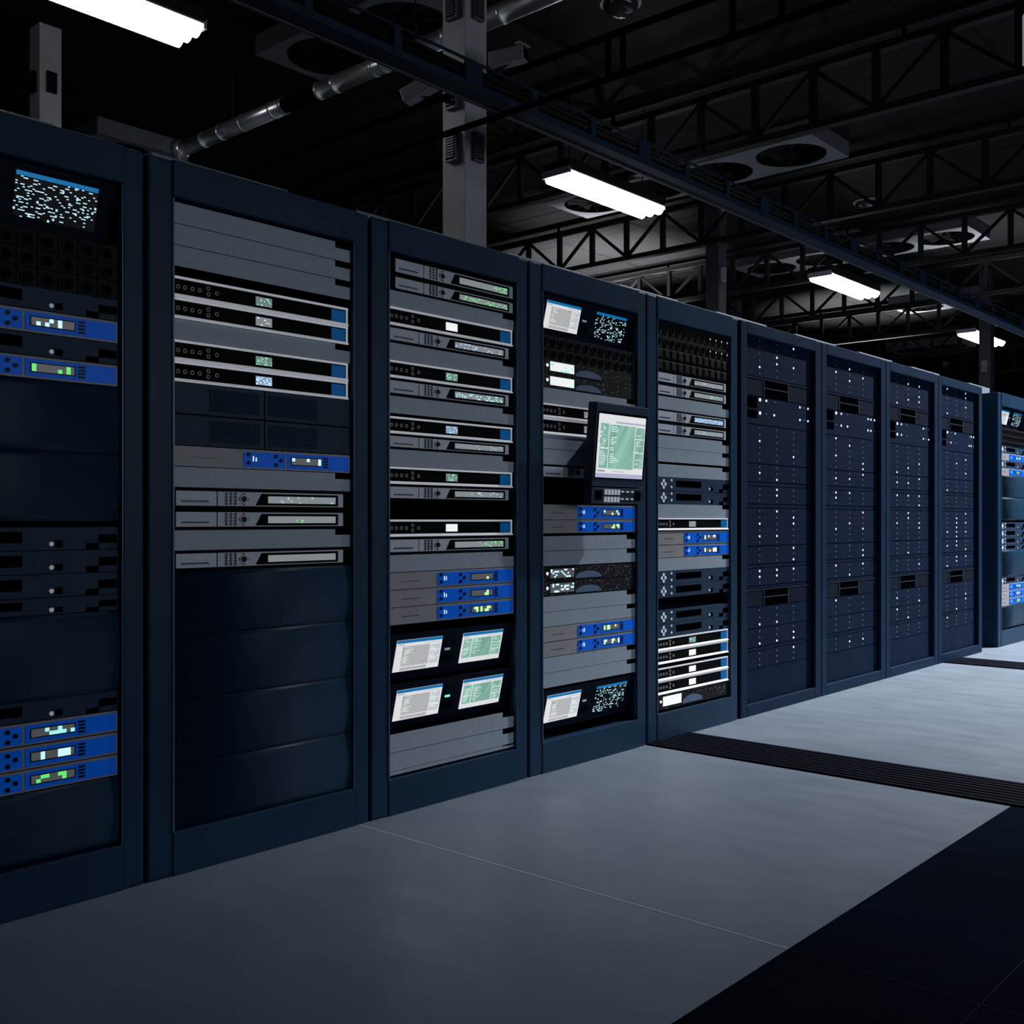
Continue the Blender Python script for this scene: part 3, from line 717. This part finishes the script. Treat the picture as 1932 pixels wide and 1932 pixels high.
def pipe():
    y, z, r = 4.86, 4.20, .062
    t = thing('air_duct', 'shiny round metal duct crossing behind the pale column', 'duct', (0, y, z))
    obj('duct_section', MB().tube((-5.0, 0, 0), (-3.62, 0, 0), r, 28), 'duct', t)
    obj('opening', MB().tube((-3.62, 0, 0), (-3.20, 0, 0), r*.93, 28), 'void', t)
    obj('duct_section', MB().tube((-3.20, 0, 0), (-1.9, 0, 0), r, 28), 'duct', t)
    obj('duct_section', MB().tube((-1.9, 0, 0), (.55, 0, 0), r, 28), 'duct', t)
    for x in (-4.7, -4.45, -4.15, -3.75, -3.62, -3.20, -3.02, -2.6, -2.5, -1.9, -1.42, -.7, 0): obj('collar', MB().tube((x - .012, 0, 0), (x + .012, 0, 0), r*1.06, 28), 'duct', t)
    obj('end_flange', MB().tube((-5.07, 0, 0), (-5.0, 0, 0), r*1.5, 28, True, r*1.02), 'duct', t)
    obj('down_pipe', MB().tube((-5.06, 0, .02), (-5.06, 0, -.9), r, 24), 'duct', t)
    for x in (-4.3, -2.2, -.3): obj('hanger', MB().tube((x, 0, r), (x, 0, .914), .006, 8), 'truss_metal', t)
pipe()

CW = .182
def column(x, y, material, label, w=CW):
    return tag(obj('column', MB().box(x - w, x, y, y + w, 0, 5.114, .004), material), label, 'column', 'columns behind the racks')
def speaker(x, y, z, face, label, material='grille_grey', sc=1.):
    t = thing('wall_speaker', label, 'speaker', (x, y, z), 'grilled boxes on the columns')
    w, h, dpt = .04*sc, .083*sc, .03*sc
    if face == 'x': A = lambda a, b, c, d, e, f: MB().box(a, b, c, d, e, f)
    else: A = lambda a, b, c, d, e, f: MB().box(c, d, -b, -a, e, f)
    obj('case', A(0, dpt, -w, w, -h, h), material, t)
    m = None
    obj('grille', A(dpt, dpt + .003, -w*.8, w*.8, -h*.86, h*.86), 'fan_black', t)
    for i in range(9):
        zc = -h*.75 + i*h*.187; obj('louvre', A(dpt + .002, dpt + .006, -w*.78, w*.78, zc, zc + h*.09), material, t)
C2 = (-1.29, 4.39); C1 = (-5.60, 3.92)
column(*C2, 'column_paint', 'pale square column standing behind the third rack')
column(*C1, 'column_paint', 'pale square column at far left under the nearest lamp')
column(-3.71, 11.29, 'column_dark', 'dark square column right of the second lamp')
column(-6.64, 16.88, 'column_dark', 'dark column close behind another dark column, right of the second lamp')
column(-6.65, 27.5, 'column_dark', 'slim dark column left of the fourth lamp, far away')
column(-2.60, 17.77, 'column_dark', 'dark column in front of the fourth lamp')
def zat(u, v, x, y):
    Dp = -.6626*(x - 2.952) + .749*y; return 1.093 + (982 - v)*Dp/2014
for nm, (cx, cy), rows in (('pale column behind the third rack', C2, ((272, 'lower'), (172, 'middle'), (2, 'upper'))), ('pale column at far left', C1, ((150, 'only'),))):
    for v, w in rows:
        z = zat(876 if cx == C2[0] else 75, v, cx, cy); dk = 'knob_black' if v in (150,) else 'grille_grey'
        wd = '' if w == 'only' else w + ' '
        speaker(cx - CW/2, cy, z, 'y', f'{wd}grilled box on the left face of the {nm}', dk)
        if v != 172: speaker(cx, cy + CW/2, z, 'x', f'{wd}grilled box on the right face of the {nm}', dk)
for v, w in ((382, 'upper'), (516, 'lower')):
    speaker(-3.71, 11.29 + .09, zat(1355, v, -3.71, 11.29), 'x', f'{w} pale grilled box on the dark column by the second lamp', 'column_paint')
    speaker(-6.64, 16.88 + .09, zat(1390, v + (50 if w == 'upper' else 20) , -6.64, 16.88), 'x', f'{w} pale grilled box on the rear dark column by the second lamp', 'pale_blue_box')
speaker(-6.65 - .09, 27.5, zat(1792, 682, -6.65, 27.5), 'y', 'small grilled box on the slim far column', 'column_paint')
speaker(-2.60 - .09, 17.77, zat(1868, 690, -2.60, 17.77), 'y', 'small grilled box on the column by the fourth lamp', 'column_paint')

def camera_box(loc, rot, label, mount):
    t = thing('security_camera', label, 'camera', loc, 'box cameras on the pale column')
    h = obj('housing', MB().box(-.105, .105, -.042, .042, -.04, .04, .006), 'camera_body', t)
    f = obj('lens_window', MB().box(.104, .109, -.034, .034, -.033, .033), 'void', t)
    obj('hood', MB().box(.09, .125, -.046, .046, .036, .044), 'camera_body', t)
    for o in (h, f, t.children[-1]): o.rotation_euler = rot
    obj('bracket', MB().tube((0, 0, -.03), mount, .012, 10), 'truss_metal', t)
camera_box((-1.05, 4.49, 3.70), (0, -.05, .35), 'box camera with black front right of the pale column', (-.24, .0, -.09))
camera_box((-1.42, 4.16, 3.52), (0, .35, 3.5), 'box camera tilted down left of the pale column', (.05, .23, -.02))

def fan_unit(xs, yc, name_label):
    half = .44; r = .365; x0, x1 = min(xs) - half, max(xs) + half; zb = 4.95
    t = thing('ceiling_fan_unit', name_label, 'fan unit', (0, yc, zb), 'grey fan units under the ceiling')
    m = MB()
    m.box(x0, x1, -half - .005, -half, 0, .164).box(x0, x1, half, half + .005, 0, .164).box(x0 - .005, x0, -half, half, 0, .164).box(x1, x1 + .005, -half, half, 0, .164)
    xm = sorted(xs); n = 48
    bounds = [x0] + [(a + b)/2 for a, b in zip(xm, xm[1:])] + [x1]
    for k, cx in enumerate(xm):                            # bottom sheet with a round opening
        a0, a1 = bounds[k], bounds[k + 1]; inner, outer, up = [], [], []
        for i in range(n):
            th = 2*math.pi*i/n; c, s = math.cos(th), math.sin(th)
            tx = ((a1 - cx)/c if c > 1e-6 else (a0 - cx)/c if c < -1e-6 else 1e9); ty = half/abs(s) if abs(s) > 1e-6 else 1e9
            q = min(tx, ty)
            inner.append(m.bm.verts.new((cx + r*c, r*s, 0))); outer.append(m.bm.verts.new((cx + q*c, q*s, 0))); 
        for i in range(n):
            j = (i + 1) % n
            m.bm.faces.new((inner[i], inner[j], outer[j], outer[i]))
    obj('housing', m, 'fan_box', t)
    for cx in xm:
        f = obj('fan', MB().tube((cx, 0, .02), (cx, 0, .10), .06, 16), 'fan_black', t)
        for i in range(7):
            th = 2*math.pi*i/7; b = MB()
            u, w = Vector((math.cos(th), math.sin(th), 0)), Vector((-math.sin(th), math.cos(th), 0)); c = Vector((cx, 0, .06))
            vs = [b.bm.verts.new(p) for p in (c + u*.05 - w*.03 + Vector((0, 0, -.02)), c + u*.34 - w*.09 + Vector((0, 0, -.03)), c + u*.34 + w*.09 + Vector((0, 0, .03)), c + u*.05 + w*.03 + Vector((0, 0, .02)))]
            b.bm.faces.new(vs); o = obj('blade', b, 'fan_black', f)
        g = MB()
        for i in range(12):
            th = 2*math.pi*i/12; g.bar((cx, 0, .004), (cx + r*math.cos(th), r*math.sin(th), .004), .005)
        obj('guard', g, 'fan_black', t)
        obj('rim', MB().tube((cx, 0, .003), (cx, 0, .11), r - .002, 40, False), 'fan_black', t)
        obj('back_plate', MB().tube((cx, 0, .105), (cx, 0, .11), r, 32), 'void', t)
    obj('top_plate', MB().box(x0, x1, -half, half, .15, .163), 'fan_box', t)
FY = [5.66, 10.41, 14.87, 19.4, 24.2]
fan_unit((-4.06, -3.18), FY[0], 'grey twin fan unit behind the duct, top of the photo')
fan_unit((-8.4, -7.61), FY[0], 'grey fan unit at far left peeking over the leftmost rack')
fan_unit((-2.32, -3.18), FY[1], 'grey twin fan unit right of the cable tray')
fan_unit((-4.05, -4.92), FY[1], 'grey fan unit behind the second lamp')
fan_unit((-2.28, -3.10), FY[2], 'pale lit twin fan unit at right between trusses')
fan_unit((-4.09, -4.9), FY[2], 'grey fan unit left of the tray above the third lamp')
fan_unit((-5.5, -6.3), FY[4], 'far fan unit low above the second blue cabinet')
fan_unit((-3.5, -4.3), FY[3], 'far fan unit just above the fourth lamp')

def dome(x, y, label):
    t = thing('ceiling_sensor', label, 'sensor', (x, y, 5.1155), 'dome sensors on the ceiling')
    obj('base', MB().tube((0, 0, -.03), (0, 0, 0), .16, 28), 'camera_body', t)
    bm = bmesh.new(); bmesh.ops.create_uvsphere(bm, u_segments=24, v_segments=12, radius=.14)
    for v in bm.verts: v.co.z = min(v.co.z, 0)*.75 - .03
    for f in bm.faces: f.smooth = True
    m = MB(); m.bm.free(); m.bm = bm
    obj('dome', m, 'dome_glass', t)
dome(-1.89, 6.74, 'round dark dome on the ceiling at the top edge')
dome(-2.6, 13.0, 'small round dome on the ceiling above the third lamp')

# ------------------------------------------------------------------ lights, world, camera
def spot(name, loc, target, power, size, blend, color, radius):
    l = bpy.data.lights.new(name, 'SPOT'); l.energy = power; l.spot_size = size; l.spot_blend = blend; l.color = color; l.shadow_soft_size = radius
    o = bpy.data.objects.new(name, l); COL.objects.link(o); o.location = loc
    o.rotation_euler = (Vector(target) - Vector(loc)).to_track_quat('-Z', 'Y').to_euler(); return o
spot('key_spot', (4.5, 16.6, 12.2), (.6, 11.2, 0), 27000, math.radians(59), 1., (.88, .94, 1.), .2)
def point(name, loc, power, color, radius=.2):
    l = bpy.data.lights.new(name, 'POINT'); l.energy = power; l.color = color; l.shadow_soft_size = radius
    o = bpy.data.objects.new(name, l); COL.objects.link(o); o.location = loc
for loc, tgt, p, a in (((-7.0, 13.4, 2.4), (-7.2, 13.7, 5), 4400, 78), ((-5.6, 11.4, 2.4), (-5.9, 11.2, 5), 1000, 60), ((-5.5, 19.6, 2.4), (-5.7, 20.3, 5), 3600, 80), ((-2.0, 15.6, 2.6), (-2.2, 15.0, 5), 700, 64), ((-3.9, 14.6, 2.6), (-4.1, 14.9, 5), 150, 60)):
    o = spot('added_uplight', loc, (loc[0], loc[1], 5), p, math.radians(a), 1., (.95, .97, 1.), .04)  # unseen spots added to brighten patches of ceiling and the fan units
point('backlight', (-5.5, 12.0, 2.2), 40, (.95, .97, 1.), .1)

def area(name, loc, target, power, sx, sy, color):
    l = bpy.data.lights.new(name, 'AREA'); l.shape = 'RECTANGLE'; l.size = sx; l.size_y = sy; l.energy = power; l.color = color
    o = bpy.data.objects.new(name, l); COL.objects.link(o); o.location = loc
    o.rotation_euler = (Vector(target) - Vector(loc)).to_track_quat('-Z', 'Y').to_euler(); return o
area('aisle_fill', (7.5, 6.0, 2.4), (0, 5.2, 1.0), 90, 7., 1.5, (.80, .90, 1.))
w = bpy.data.worlds.new('world'); scene.world = w; w.use_nodes = True
w.node_tree.nodes['Background'].inputs['Color'].default_value = (.35, .6, 1., 1); w.node_tree.nodes['Background'].inputs['Strength'].default_value = .012

cam = bpy.data.cameras.new('camera'); co = bpy.data.objects.new('camera', cam); COL.objects.link(co); scene.camera = co
co.location = (2.952, 0, 1.093); th = math.atan(1782/2014)
co.rotation_euler = (math.pi/2, 0, th)
cam.sensor_width = 36; cam.lens = 36*2014/1932; cam.shift_y = 16/1932; cam.clip_start = .05; cam.clip_end = 200
scene.view_settings.view_transform = 'Standard'; scene.view_settings.look = 'None'
scene.view_settings.exposure = 0; scene.view_settings.gamma = 1
scene.cycles.use_denoising = True
scene.cycles.max_bounces = 6; scene.cycles.sample_clamp_indirect = 4
